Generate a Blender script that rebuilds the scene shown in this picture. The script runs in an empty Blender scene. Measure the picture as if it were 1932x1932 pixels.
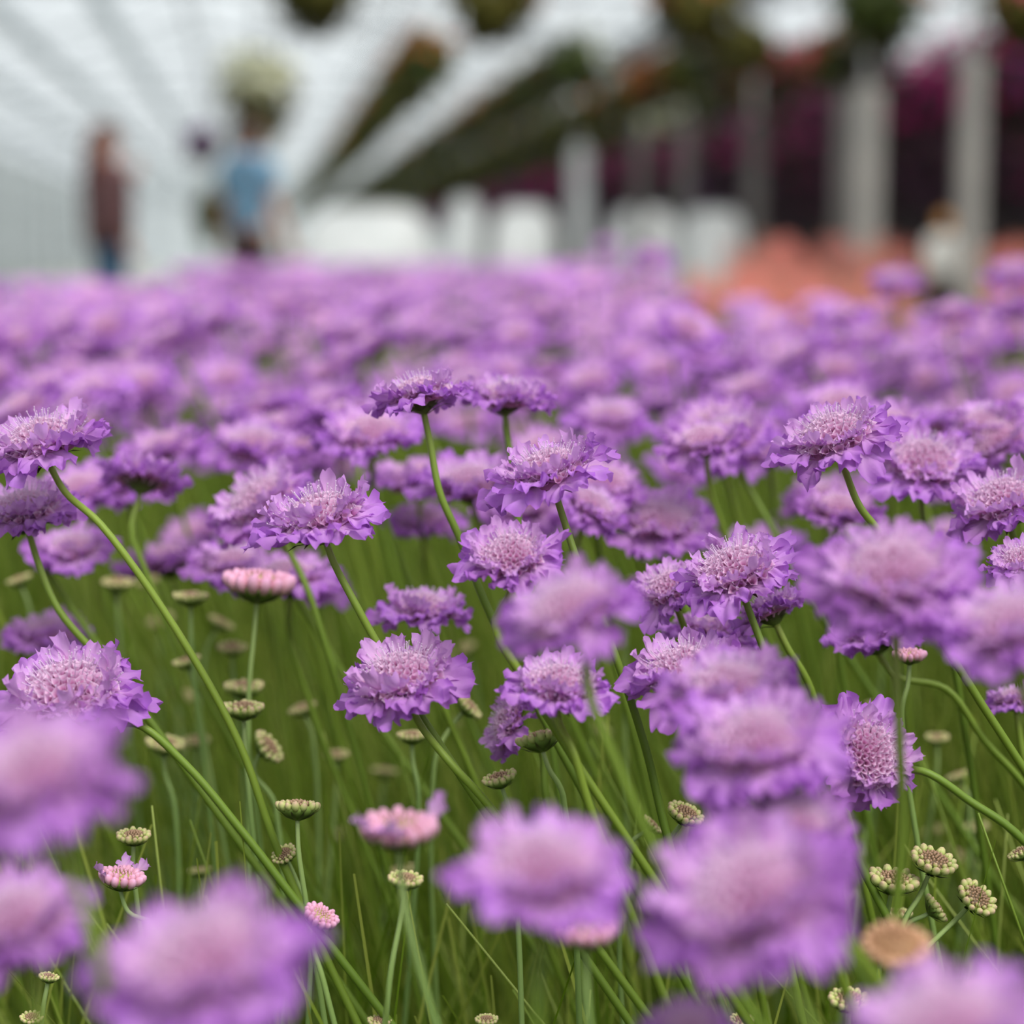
import bpy, math, random
import numpy as np
from mathutils import Vector, Matrix, Quaternion

random.seed(7)
RNG = np.random.default_rng(7)
SC = bpy.context.scene
COL = SC.collection
PI = math.pi

# ------------------------------------------------------------------ camera
F = 4025.0                       # focal length in pixels of the 1932 frame (50 mm on 24 mm)
CAM = Vector((0.0, 0.0, 0.75))
TH = math.atan(486.0 / F)        # pitch: horizon on row 480
cam_d = bpy.data.cameras.new('camera'); cam = bpy.data.objects.new('camera', cam_d); COL.objects.link(cam)
cam_d.sensor_fit = 'HORIZONTAL'; cam_d.sensor_width = 24.0; cam_d.lens = 50.0
cam_d.clip_start = 0.02; cam_d.clip_end = 400
cam.location = CAM; cam.rotation_euler = (PI / 2 - TH, 0, 0)
cam_d.dof.use_dof = True; cam_d.dof.focus_distance = 0.82; cam_d.dof.aperture_fstop = 3.3
SC.camera = cam
RIGHT = Vector((1, 0, 0)); UP = Vector((0, math.sin(TH), math.cos(TH))); FWD = Vector((0, math.cos(TH), -math.sin(TH)))

def at(px, py, d):
    """point seen at pixel (px, py), d metres along the optical axis"""
    return CAM + d * (FWD + RIGHT * ((px - 966) / F) + UP * ((966 - py) / F))

# ------------------------------------------------------------------ sky, sun, exposure
world = bpy.data.worlds.new('overcast_sky'); SC.world = world; world.use_nodes = True
bg = world.node_tree.nodes['Background']
bg.inputs['Color'].default_value = (0.90, 0.95, 1.0, 1); bg.inputs['Strength'].default_value = 0.80
sun_d = bpy.data.lights.new('sun', 'SUN'); sun_d.energy = 5.4; sun_d.angle = math.radians(38); sun_d.color = (1.0, 0.97, 0.92)
sun = bpy.data.objects.new('sun', sun_d); COL.objects.link(sun)
sun.rotation_euler = (math.radians(28), math.radians(22), 0)
SC.view_settings.view_transform = 'Standard'; SC.view_settings.look = 'None'
SC.view_settings.gamma = 1.0; SC.view_settings.exposure = 0.04
SC.view_settings.use_curve_mapping = False
SC.cycles.max_bounces = 6; SC.cycles.diffuse_bounces = 3; SC.cycles.transparent_max_bounces = 6
SC.cycles.use_adaptive_sampling = True; SC.cycles.adaptive_threshold = 0.04
SC.cycles.caustics_reflective = False; SC.cycles.caustics_refractive = False

# ------------------------------------------------------------------ helpers
def srgb(r, g, b):
    def c(v):
        v /= 255.0
        return v / 12.92 if v <= 0.04045 else ((v + 0.055) / 1.055) ** 2.4
    return (c(r), c(g), c(b), 1.0)

def mat(name, col, rough=0.6, col2=None, scale=40.0, spec=0.3, transl=0.0, tip=None, rnd=0.0, sheen=0.0, metal=0.0):
    """procedural material: colour (optionally noise-mixed with col2, graded by the 'tip' attribute, varied per object)"""
    m = bpy.data.materials.new(name); m.use_nodes = True
    nt = m.node_tree; N = nt.nodes; L = nt.links
    p = N['Principled BSDF']; out = N['Material Output']
    p.inputs['Roughness'].default_value = rough; p.inputs['Specular IOR Level'].default_value = spec
    p.inputs['Metallic'].default_value = metal
    if sheen: p.inputs['Sheen Weight'].default_value = sheen
    rgb = N.new('ShaderNodeRGB'); rgb.outputs[0].default_value = col
    cur = rgb.outputs[0]
    if tip is not None:
        a = N.new('ShaderNodeAttribute'); a.attribute_name = 'tip'
        r = N.new('ShaderNodeValToRGB'); e = r.color_ramp.elements
        e[0].position = tip[0][0]; e[0].color = tip[0][1]
        e[1].position = tip[-1][0]; e[1].color = tip[-1][1]
        for q in tip[1:-1]:
            k = e.new(q[0]); k.color = q[1]
        L.new(a.outputs['Fac'], r.inputs['Fac']); cur = r.outputs['Color']
    if col2 is not None:
        tc = N.new('ShaderNodeTexCoord'); nz = N.new('ShaderNodeTexNoise'); nz.inputs['Scale'].default_value = scale
        nz.inputs['Detail'].default_value = 3
        L.new(tc.outputs['Object'], nz.inputs['Vector'])
        rr = N.new('ShaderNodeMapRange'); rr.inputs[1].default_value = 0.38; rr.inputs[2].default_value = 0.62
        L.new(nz.outputs['Fac'], rr.inputs[0])
        mx = N.new('ShaderNodeMix'); mx.data_type = 'RGBA'
        L.new(rr.outputs[0], mx.inputs[0]); L.new(cur, mx.inputs[6]); mx.inputs[7].default_value = col2
        cur = mx.outputs[2]
    if rnd:
        oi = N.new('ShaderNodeObjectInfo'); hs = N.new('ShaderNodeHueSaturation')
        mr = N.new('ShaderNodeMapRange'); mr.inputs[3].default_value = 1 - rnd; mr.inputs[4].default_value = 1 + rnd
        L.new(oi.outputs['Random'], mr.inputs[0]); L.new(mr.outputs[0], hs.inputs['Value'])
        mh = N.new('ShaderNodeMapRange'); mh.inputs[3].default_value = 0.5 + rnd * 0.06; mh.inputs[4].default_value = 0.5 - rnd * 0.06
        L.new(oi.outputs['Random'], mh.inputs[0]); L.new(mh.outputs[0], hs.inputs['Hue'])
        L.new(cur, hs.inputs['Color']); cur = hs.outputs['Color']
    L.new(cur, p.inputs['Base Color'])
    if transl:
        t = N.new('ShaderNodeBsdfTranslucent'); L.new(cur, t.inputs['Color'])
        ms = N.new('ShaderNodeMixShader'); ms.inputs[0].default_value = transl
        L.new(p.outputs[0], ms.inputs[1]); L.new(t.outputs[0], ms.inputs[2]); L.new(ms.outputs[0], out.inputs['Surface'])
    return m

class MB:
    """collects verts, faces and a 'tip' value per vertex; build() links ONE mesh object"""
    def __init__(s): s.v = []; s.f = []; s.t = []
    def grid(s, pts, tips, nu, nv, wrap=False):
        b = len(s.v); s.v += pts; s.t += tips
        for i in range(nu - 1):
            for j in range(nv if wrap else nv - 1):
                k = (j + 1) % nv
                s.f.append((b + i * nv + j, b + i * nv + k, b + (i + 1) * nv + k, b + (i + 1) * nv + j))
    def tube(s, pts, radii, n=6, tips=None, cap=True):
        P = [Vector(p) for p in pts]; m = len(P)
        if isinstance(radii, (int, float)): radii = [radii] * m
        prev = None; V = []; T = []
        for i in range(m):
            t = (P[min(i + 1, m - 1)] - P[max(i - 1, 0)])
            t = t.normalized() if t.length > 1e-12 else Vector((0, 0, 1))
            if prev is None:
                a = t.orthogonal().normalized()
            else:
                a = (prev - t * prev.dot(t)); a = a.normalized() if a.length > 1e-9 else t.orthogonal().normalized()
            prev = a; b = t.cross(a)
            for k in range(n):
                an = 2 * PI * k / n
                V.append(P[i] + (a * math.cos(an) + b * math.sin(an)) * radii[i]); T.append(tips[i] if tips else i / max(1, m - 1))
        base = len(s.v)
        s.grid(V, T, m, n, True)
        if cap:
            s.f.append(tuple(base + k for k in reversed(range(n)))); s.f.append(tuple(base + (m - 1) * n + k for k in range(n)))
    def lathe(s, prof, n=16, tips=None):
        V = []; T = []
        for i, (r, z) in enumerate(prof):
            for k in range(n):
                a = 2 * PI * k / n
                V.append(Vector((r * math.cos(a), r * math.sin(a), z))); T.append(tips[i] if tips else i / (len(prof) - 1))
        s.grid(V, T, len(prof), n, True)
    def box(s, c, sz, M=None):
        c = Vector(c); h = Vector(sz) / 2; b = len(s.v)
        for dx in (-1, 1):
            for dy in (-1, 1):
                for dz in (-1, 1):
                    p = c + Vector((dx * h.x, dy * h.y, dz * h.z)); s.v.append(M @ p if M else p); s.t.append(0.5)
        for q in ((0, 1, 3, 2), (4, 6, 7, 5), (0, 4, 5, 1), (2, 3, 7, 6), (0, 2, 6, 4), (1, 5, 7, 3)):
            s.f.append(tuple(b + i for i in q))
    def ball(s, c, r, nu=6, nv=8, tips=(0, 1), M=None):
        V = []; T = []; c = Vector(c); r = Vector(r) if not isinstance(r, (int, float)) else Vector((r, r, r))
        for i in range(nu):
            th = PI * (i + 0.02) / (nu - 1 + 0.04)
            for k in range(nv):
                a = 2 * PI * k / nv
                p = Vector((r.x * math.sin(th) * math.cos(a), r.y * math.sin(th) * math.sin(a), r.z * math.cos(th)))
                V.append(c + (M @ p if M else p)); T.append(tips[1] + (tips[0] - tips[1]) * i / (nu - 1))
        s.grid(V, T, nu, nv, True)
    def add(s, o, M):
        b = len(s.v); s.v += [M @ v for v in o.v]; s.t += o.t; s.f += [tuple(b + i for i in q) for q in o.f]
    def mesh(s, name, m, smooth=True):
        me = bpy.data.meshes.new(name); me.from_pydata([tuple(v) for v in s.v], [], s.f)
        at_ = me.attributes.new('tip', 'FLOAT', 'POINT'); at_.data.foreach_set('value', np.array(s.t, dtype=np.float32))
        if smooth: me.polygons.foreach_set('use_smooth', [True] * len(me.polygons))
        me.materials.append(m); me.update()
        return me
    def build(s, name, m, parent=None, smooth=True, loc=None):
        return link(name, s.mesh(name, m, smooth), parent, Matrix.Translation(loc) if loc is not None else None)

def link(name, me, parent=None, M=None):
    o = bpy.data.objects.new(name, me); COL.objects.link(o)
    if parent is not None: o.parent = parent
    if M is not None: o.matrix_basis = M
    return o

def tag(o, label=None, cat=None, group=None, kind=None):
    if label: o['label'] = label
    if cat: o['category'] = cat
    if group: o['group'] = group
    if kind: o['kind'] = kind
    return o

def thing(name, loc, label, cat, group=None, rz=0.0):
    o = bpy.data.objects.new(name, None); COL.objects.link(o)
    o.empty_display_size = 0.02
    o.location = loc; o.rotation_euler = (0, 0, rz)
    return tag(o, label, cat, group)

def raw_mesh(name, V, Fq, T, m, smooth=True):
    """big numpy mesh of quads"""
    me = bpy.data.meshes.new(name)
    V = np.asarray(V, dtype=np.float32); Fq = np.asarray(Fq, dtype=np.int32)
    me.vertices.add(len(V)); me.vertices.foreach_set('co', V.ravel())
    me.loops.add(Fq.size); me.loops.foreach_set('vertex_index', Fq.ravel())
    me.polygons.add(len(Fq)); me.polygons.foreach_set('loop_start', np.arange(len(Fq), dtype=np.int32) * 4)
    a = me.attributes.new('tip', 'FLOAT', 'POINT'); a.data.foreach_set('value', np.asarray(T, dtype=np.float32))
    me.update(calc_edges=True); me.validate()
    if smooth: me.polygons.foreach_set('use_smooth', [True] * len(me.polygons))
    me.materials.append(m)
    return me

# ------------------------------------------------------------------ materials
PET = [(0.0, srgb(244, 196, 226)), (0.30, srgb(234, 188, 236)), (0.65, srgb(216, 156, 230)), (1.0, srgb(192, 120, 220))]
M_petal = mat('petal_lilac', (1, 1, 1, 1), 0.55, tip=PET, transl=0.38, rnd=0.10, spec=0.25)
M_disc = mat('pincushion_pink', (1, 1, 1, 1), 0.6, tip=[(0.0, srgb(172, 92, 142)), (0.4, srgb(234, 172, 216)), (1.0, srgb(252, 226, 248))], transl=0.3)
M_stamen = mat('stamen_white', srgb(246, 220, 248), 0.5, transl=0.2)
M_calyx = mat('calyx_green', (1, 1, 1, 1), 0.6, tip=[(0.0, srgb(110, 130, 60)), (0.6, srgb(80, 84, 50)), (1.0, srgb(96, 44, 60))])
M_stem = mat('stem_green', (1, 1, 1, 1), 0.5, tip=[(0.0, srgb(88, 114, 26)), (0.7, srgb(124, 148, 50)), (1.0, srgb(146, 162, 76))], rnd=0.14, spec=0.35)
M_pale_stem = mat('pale_stem', (1, 1, 1, 1), 0.6, tip=[(0.0, srgb(92, 130, 44)), (0.8, srgb(150, 172, 104)), (1.0, srgb(160, 180, 118))], rnd=0.1)
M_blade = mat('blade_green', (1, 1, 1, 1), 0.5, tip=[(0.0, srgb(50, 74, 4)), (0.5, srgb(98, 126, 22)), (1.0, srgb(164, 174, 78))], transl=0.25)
M_knob = mat('bud_knob', (1, 1, 1, 1), 0.5, tip=[(0.0, srgb(140, 160, 70)), (0.6, srgb(196, 204, 128)), (1.0, srgb(214, 172, 152))], rnd=0.10)
M_bead = mat('bud_bead', (1, 1, 1, 1), 0.55, tip=[(0.0, srgb(110, 92, 70)), (0.6, srgb(176, 146, 112)), (1.0, srgb(200, 158, 140))])
M_tanbead = mat('tan_bead', (1, 1, 1, 1), 0.6, tip=[(0.0, srgb(160, 120, 84)), (1.0, srgb(226, 178, 144))])
M_pinkknob = mat('pink_knob', (1, 1, 1, 1), 0.5, tip=[(0.0, srgb(176, 170, 96)), (0.5, srgb(226, 168, 184)), (1.0, srgb(240, 176, 214))], rnd=0.08)
M_budcup = mat('bud_cup', (1, 1, 1, 1), 0.6, tip=[(0.0, srgb(150, 174, 90)), (1.0, srgb(92, 118, 44))])
M_soil = mat('soil', srgb(58, 62, 30), 0.95, col2=srgb(44, 66, 20), scale=9.0)

M_steel = mat('galvanised_steel', srgb(158, 164, 168), 0.5, col2=srgb(144, 150, 154), scale=3, metal=0.2)
M_post = mat('grey_post', srgb(176, 172, 166), 0.7, col2=srgb(158, 156, 152), scale=2)
M_postshade = mat('shaded_grey_post', srgb(116, 113, 111), 0.7, col2=srgb(104, 102, 100), scale=2)  # darker copy of the post grey, shade put into the colour
M_whitep = mat('white_paint', srgb(228, 230, 230), 0.6, col2=srgb(214, 218, 220), scale=2)
M_cloth = mat('white_cover', srgb(248, 249, 249), 0.8, col2=srgb(240, 243, 243), scale=3, transl=0.2)
M_dark = mat('dark_shade_net', srgb(44, 40, 40), 0.9, col2=srgb(58, 44, 48), scale=1.3)
M_concrete = mat('concrete', srgb(186, 186, 180), 0.9, col2=srgb(170, 170, 164), scale=2)

def pane_mat(name, col, a):
    m = bpy.data.materials.new(name); m.use_nodes = True; nt = m.node_tree; N = nt.nodes; L = nt.links
    p = N['Principled BSDF']; p.inputs['Base Color'].default_value = col; p.inputs['Roughness'].default_value = 0.35
    t = N.new('ShaderNodeBsdfTransparent'); t.inputs['Color'].default_value = (0.97, 0.98, 0.98, 1)
    tl = N.new('ShaderNodeBsdfTranslucent'); tl.inputs['Color'].default_value = col
    m1 = N.new('ShaderNodeMixShader'); m1.inputs[0].default_value = 0.6
    L.new(p.outputs[0], m1.inputs[1]); L.new(tl.outputs[0], m1.inputs[2])
    m2 = N.new('ShaderNodeMixShader'); m2.inputs[0].default_value = a
    L.new(t.outputs[0], m2.inputs[1]); L.new(m1.outputs[0], m2.inputs[2]); L.new(m2.outputs[0], N['Material Output'].inputs['Surface'])
    return m
M_pane = pane_mat('roof_glass', srgb(236, 240, 242), 0.22)
M_wallpane = pane_mat('wall_polycarbonate', srgb(226, 230, 228), 0.55)

# ------------------------------------------------------------------ the greenhouse
PHI = math.atan((490 - 966) / F)              # its long axis runs towards column 490
AX = Vector((math.sin(PHI), math.cos(PHI), 0)); RX = Vector((math.cos(PHI), -math.sin(PHI), 0))
MG = Matrix(((RX.x, AX.x, 0, 0), (RX.y, AX.y, 0, 0), (0, 0, 1, 0), (0, 0, 0, 1)))
def G(l, d, z): return AX * d + RX * l + Vector((0, 0, z))
D0, D1 = -5.0, 112.0
LW, LM, LE = -7.0, 5.0, 10.6                  # left wall, post row, right wall
EAVE, RIDGE = 3.5, 5.6

def slab(name, m, parent, pts, th):
    """thin solid quad panel from four corners"""
    P = [Vector(p) for p in pts]; n = (P[1] - P[0]).cross(P[3] - P[0]).normalized() * th
    b = MB(); b.v = P + [p + n for p in P]; b.t = [0.5] * 8
    b.f = [(3, 2, 1, 0), (4, 5, 6, 7), (0, 1, 5, 4), (1, 2, 6, 5), (2, 3, 7, 6), (3, 0, 4, 7)]
    return b.build(name, m, parent, False)

b = MB(); b.box((0, 30, -0.05), (60, 120, 0.1)); fl = b.build('floor', M_soil, None, False); tag(fl, 'dark soil and low growth under the flower bed', 'ground', kind='structure')
pth = slab('path', M_concrete, None, [G(LW, 15.4, 0.004), G(LE, 15.4, 0.004), G(LE, 111, 0.004), G(LW, 111, 0.004)], 0.02)
tag(pth, 'pale concrete floor of the greenhouse behind the flower bed', 'floor', kind='structure')

roof = tag(thing('ceiling', (0, 0, 0), 'pale glass greenhouse roof on slim steel rafters', 'roof'), kind='structure')
spans = [(LW, LM), (LM, LE)]
nb = 26; step = (D1 - D0) / nb
for (a, c) in spans:
    rg = (a + c) / 2; rz = EAVE + (c - a) * 0.19
    for i in range(nb):
        y0, y1 = D0 + i * step, D0 + (i + 1) * step
        slab('roof_pane', M_pane, roof, [G(a, y0, EAVE), G(rg, y0, rz), G(rg, y1, rz), G(a, y1, EAVE)], 0.006)
        slab('roof_pane', M_pane, roof, [G(rg, y0, rz), G(c, y0, EAVE), G(c, y1, EAVE), G(rg, y1, rz)], 0.006)
    for i in range(nb + 1):
        y = D0 + i * step
        m = MB(); m.tube([G(a, y, EAVE - .05), G(rg, y, rz - .05)], 0.035, 4); m.build('rafter', M_steel, roof, False)
        m = MB(); m.tube([G(rg, y, rz - .05), G(c, y, EAVE - .05)], 0.035, 4); m.build('rafter', M_steel, roof, False)
        m = MB(); m.tube([G(a, y, EAVE - .1), G(c, y, EAVE - .1)], 0.03, 4); m.build('tie_beam', M_steel, roof, False)
    for k in range(5):
        f = k / 4
        zz = EAVE + (rz - EAVE) * (1 - abs(2 * f - 1)) - 0.09
        m = MB(); m.tube([G(a + (c - a) * f, D0, zz), G(a + (c - a) * f, D1, zz)], 0.03, 4); m.build('purlin', M_steel, roof, False)
m = MB(); m.box((LM, (D0 + D1) / 2, EAVE - 0.02), (0.3, D1 - D0, 0.16), MG); m.build('gutter', M_steel, roof, False)

M_screen = mat('grey_screen', srgb(214, 219, 222), .9, col2=srgb(204, 210, 214), scale=1.5, transl=.45)
for l_ in (-6.1, -5.0, -3.9, -2.6):
    zz = EAVE + (l_ - LW) * .38 - .22
    m = MB(); m.box((l_, (D0 + D1) / 2, zz), (.36, D1 - D0 - .4, .07), MG); m.build('folded_screen', M_screen, roof, False)
wl = tag(thing('wall_left', (0, 0, 0), 'pale translucent side wall of the greenhouse with slim posts', 'wall'), kind='structure')
for i in range(nb):
    y0, y1 = D0 + i * step, D0 + (i + 1) * step
    slab('wall_panel', M_wallpane, wl, [G(LW, y0, 0.02), G(LW, y0, EAVE), G(LW, y1, EAVE), G(LW, y1, 0.02)], 0.01)
    m = MB(); m.box((LW + .05, y0, EAVE / 2), (0.08, 0.1, EAVE), MG); m.build('wall_post', M_steel, wl, False)
for z in (0.9, 1.9, 2.8):
    m = MB(); m.box((LW + .05, (D0 + D1) / 2, z), (0.05, D1 - D0, 0.06), MG); m.build('wall_rail', M_steel, wl, False)
wr = tag(thing('wall_right', (0, 0, 0), 'dark shade net side wall behind the purple hanging baskets', 'wall'), kind='structure')
for i in range(nb):
    y0, y1 = D0 + i * step, D0 + (i + 1) * step
    slab('shade_panel', M_dark, wr, [G(LE, y0, 0.02), G(LE, y1, 0.02), G(LE, y1, 2.7), G(LE, y0, 2.7)], 0.01)
    slab('upper_pane', M_pane, wr, [G(LE, y0, 2.7), G(LE, y1, 2.7), G(LE, y1, EAVE), G(LE, y0, EAVE)], 0.01)
we = tag(thing('wall_back', (0, 0, 0), 'bright end wall far behind at the end of the greenhouse', 'wall'), kind='structure')
k = 0
xs = list(np.linspace(LW, LE, 10))
for i in range(9):
    slab('wall_panel', M_wallpane, we, [G(xs[i], D1, 0), G(xs[i + 1], D1, 0), G(xs[i + 1], D1, 5.6), G(xs[i], D1, 5.6)], 0.01)
    m = MB(); m.box((xs[i], D1 - .06, 2.5), (0.1, 0.1, 5.0), MG); m.build('wall_post', M_steel, we, False)

# posts under the gutter, right of the middle
pos_labels = ['grey post nearest the right edge of the photo', 'broad pale post right of the middle, second from the right edge', 'grey post third from the right edge, above the coral bed',
              'grey post fourth from the right edge', 'dim grey post fifth from the right edge', 'pale grey post furthest left, beside the white tunnel covers']
for px, lab, w in zip((1855, 1650, 1430, 1295, 1210, 1095), pos_labels, (.15, .19, .15, .15, .15, .26)):
    d = F * LM / (px - 490)
    t = thing('greenhouse_post', G(LM, d, 0), lab, 'post', 'posts along the gutter')
    hs = 2.12 if px > 1400 else 2.4
    m = MB(); m.box((0, 0, hs / 2), (w, w, hs), MG); m.build('shaft', M_whitep if px == 1095 else (M_post if px > 1500 else M_postshade), t, False)
    m = MB(); m.tube([(0, 0, hs), (0, 0, EAVE - .12)], .03, 8); m.build('upper_pole', M_whitep, t)
    m = MB(); m.box((0, 0, .06), (w + .12, w + .12, .12), MG); m.build('foot', M_concrete, t, False)
t = thing('greenhouse_post', G(5.0, F * 5.0 / (1603 - 490), 0), 'dim grey post just left of the broad pale post', 'post')
m = MB(); m.box((0, 0, 1.06), (.12, .12, 2.12), MG); m.build('shaft', M_postshade, t, False)
m = MB(); m.box((0, 0, .06), (.3, .3, .12), MG); m.build('foot', M_concrete, t, False)

# ------------------------------------------------------------------ hanging baskets
M_pot = mat('basket_pot', srgb(58, 52, 42), 0.8, col2=srgb(40, 36, 30), scale=8)
M_wire = mat('hanger_wire', srgb(90, 90, 90), 0.5, metal=0.5)
LEAF = {
 'green': mat('leaf_green', srgb(92, 108, 44), 0.6, col2=srgb(52, 62, 26), scale=5, transl=0.25),
 'olive': mat('leaf_olive', srgb(116, 112, 46), 0.6, col2=srgb(60, 56, 24), scale=5, transl=0.25),
 'dark': mat('leaf_dark', srgb(60, 56, 40), 0.6, col2=srgb(40, 34, 32), scale=5, transl=0.15),
 'purple': mat('leaf_purple', srgb(84, 44, 72), 0.6, col2=srgb(50, 34, 46), scale=4, transl=0.15),
}
BLOS = {
 'cream': mat('blossom_cream', srgb(236, 236, 206), 0.6, transl=0.3), 'orange': mat('blossom_orange', srgb(186, 104, 48), 0.6, transl=0.3),
 'white': mat('blossom_white', srgb(232, 234, 226), 0.6, transl=0.3), 'pink': mat('blossom_pink', srgb(214, 92, 118), 0.6, transl=0.3),
 'magenta': mat('blossom_magenta', srgb(190, 30, 120), 0.6, transl=0.3), 'violet': mat('blossom_violet', srgb(120, 52, 140), 0.6, transl=0.3),
 'plum': mat('blossom_plum', srgb(146, 84, 116), 0.6, transl=0.3), 'none': None}

def clump_mesh(name, m, n, rad, cz, size, seed, shell=0.55, squash=0.85, zmin=-1.0, zmax=1.0):
    r = np.random.default_rng(seed); V = []; Fq = []; T = []
    k = 0
    while k < n:
        v = r.normal(size=3); v /= np.linalg.norm(v)
        if not (zmin <= v[2] <= zmax): continue
        rr = rad * (shell + (1 - shell) * r.random() ** 0.5) * (0.85 + 0.3 * math.sin(5 * v[0] + seed) * math.cos(4 * v[2] + seed))
        c = np.array([v[0] * rr, v[1] * rr, cz + v[2] * rr * squash])
        u = r.normal(size=3); u -= u.dot(v) * v * 0.7; u /= np.linalg.norm(u); w = np.cross(v, u); w /= np.linalg.norm(w) + 1e-9
        s = size * (0.6 + 0.8 * r.random()); bend = v * s * 0.25
        b = len(V)
        V += [c - u * s, c - w * s * 0.55 + bend, c + u * s, c + w * s * 0.55 + bend]; Fq.append((b, b + 1, b + 2, b + 3)); T += [0, .5, 1, .5]
        k += 1
    return raw_mesh(name, V, Fq, T, m, False)

_pot = MB(); _pot.lathe([(.02, -.28), (.15, -.27), (.2, -.05), (.2, 0), (.17, 0), (.16, -.03), (.01, -.03)], 12)
POT = _pot.mesh('pot', M_pot)
_h = MB()
for k in range(3):
    a = 2 * PI * k / 3; _h.tube([(.19 * math.cos(a), .19 * math.sin(a), 0), (0, 0, .5)], .006, 3)
_h.tube([(0, 0, .5), (0, 0, .86)], .006, 3)
HANG = _h.mesh('hanger', M_wire)
FOL = {}; BL = {}
def basket(pos, leaf, blo, label, group, rad=.42, seed=0, tall=1.0, blo_n=60, zmin=0.1, drop=0.0):
    kf = (leaf, rad, seed % 3, tall)
    if kf not in FOL: FOL[kf] = clump_mesh('foliage', LEAF[leaf], 520, rad, -.12, .07, seed % 3 + 11, .35, tall)
    t = thing('hanging_basket', pos, label, 'hanging basket', group, rz=random.random() * 6)
    link('pot', POT, t); link('foliage', FOL[kf], t); link('hanger', HANG, t, Matrix.Diagonal((1, 1, (.86 + drop) / .86, 1)))
    if blo != 'none':
        kb = (blo, rad, seed % 3, blo_n, zmin, tall)
        if kb not in BL: BL[kb] = clump_mesh('blossom', BLOS[blo], blo_n, rad * 1.04, -.10, .075, seed % 3 + 31, .85, tall, zmin)
        tag(link('blossom', BL[kb], t), kind='stuff')
    return t

HZ = 2.70
def rail(l, z):
    m = MB(); m.tube([G(l, 12, z), G(l, D1 - .2, z)], .022, 5); m.build('hanging_rail', M_steel, roof)
for l_, z_ in ((.42, HZ + .95), (.03, 3.27), (-.6, 2.9), (1.62, HZ + .85), (3.05, HZ + .85), (4.35, HZ + .85), (5.45, HZ + .85), (6.3, 3.1), (7.5, 2.9), (8.7, 3.1), (9.8, 2.75)): rail(l_, z_)
basket(G(.42, 15.0, HZ - .04), 'olive', 'orange', 'dark hanging basket cut by the top edge, above the cream flowered basket', None, .42, 0, .95, 30, drop=.13)
basket(G(.03, 22.4, 2.42), 'olive', 'cream', 'hanging basket with cream blossoms right above the man in the blue shirt', None, .44, 1, 1.25, 230, .15)
basket(G(-.6, 24.0, 2.05), 'purple', 'violet', 'small purple hanging basket left of the cream flowered basket', None, .2, 2, 1.0, 40)
t = thing('potted_shrub', G(-.55, 24.5, 0.03), 'tall dark green potted shrub behind the shoulder of the man in blue', 'plant')
m = MB(); m.lathe([(.02, 0), (.13, 0), (.17, .3), (.18, .32), (.15, .32), (.01, .28)], 14); m.build('pot', M_pot, t)
m = MB(); m.tube([(0, 0, .28), (.02, 0, .6), (0, .01, 1.2)], .015, 6); m.build('trunk', M_pot, t)
link('foliage', clump_mesh('foliage', LEAF['green'], 400, .2, 1.1, .06, 5, .3, 2.0), t)
rows = [(1.62, 'second overhead row from the left', ['olive', 'green', 'olive'], ['orange', 'none', 'orange'], 36),
        (3.05, 'third overhead row from the left', ['olive', 'green', 'dark'], ['orange', 'white', 'none'], 24),
        (4.35, 'fourth overhead row from the left', ['green', 'olive', 'dark'], ['orange', 'none', 'white'], 24),
        (5.45, 'fifth overhead row from the left', ['olive', 'dark', 'green'], ['pink', 'cream', 'orange'], 70)]
for L0, nm, lv, bv, bn in rows:
    seq = [14.9] + [20.6 + .9 * i + .012 * i * i for i in range(50)]
    if L0 > 4: seq = [14.9] + [19.0 + .9 * i + .012 * i * i for i in range(52)]
    for i, d in enumerate(seq):
        near = d < 18
        lab = 'hanging basket at the top edge, ' + nm if near else 'hanging basket of dark trailing foliage in the ' + nm
        q = i % 3; bl_ = bv[q] if d < 44 else 'none'; bn_ = bn; zm = .1; dp = .14 if near else 0
        if L0 > 5 and 25.5 < d < 30: bl_, bn_, zm = 'cream', 190, -.7
        if L0 > 5 and 20.4 < d < 23: bl_, bn_, zm = 'pink', 150, -.2
        if 4 < L0 < 5 and 22 < d < 24.5: bl_, bn_, zm = 'orange', 130, -.4
        if L0 < 2 and d < 24 and not near: bl_, bn_ = ('orange', 50)
        basket(G(L0, d, HZ - dp + random.uniform(-.012, .012)), lv[q], bl_, lab, ('top edge baskets, ' if near else 'baskets in the ') + nm, .36 if near else .31, i, .95, bn_, zm, dp)
for ri, (L0, z0) in enumerate([(6.3, 2.25), (7.5, 2.05), (8.7, 2.25), (9.8, 1.9)]):
    for i in range(44):
        d = 13.8 + ri * 1.1 + i * 1.15 + .008 * i * i
        x = 490 + F * L0 / d
        if x > 2250: continue
        blo = random.choice(['magenta', 'plum', 'violet', 'none', 'magenta' if ri == 0 else 'none', 'plum', 'magenta' if ri == 0 else 'none'])
        basket(G(L0, d, z0 + random.uniform(-.012, .012)), 'purple' if i % 3 else 'dark', blo,
               'purple leaved hanging basket in the %s row behind the grey posts' % ['first', 'second', 'third', 'last'][ri], 'purple baskets, %s row behind the posts' % ['first', 'second', 'third', 'last'][ri], .5, i, 1.25, 110, -.4)

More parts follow.
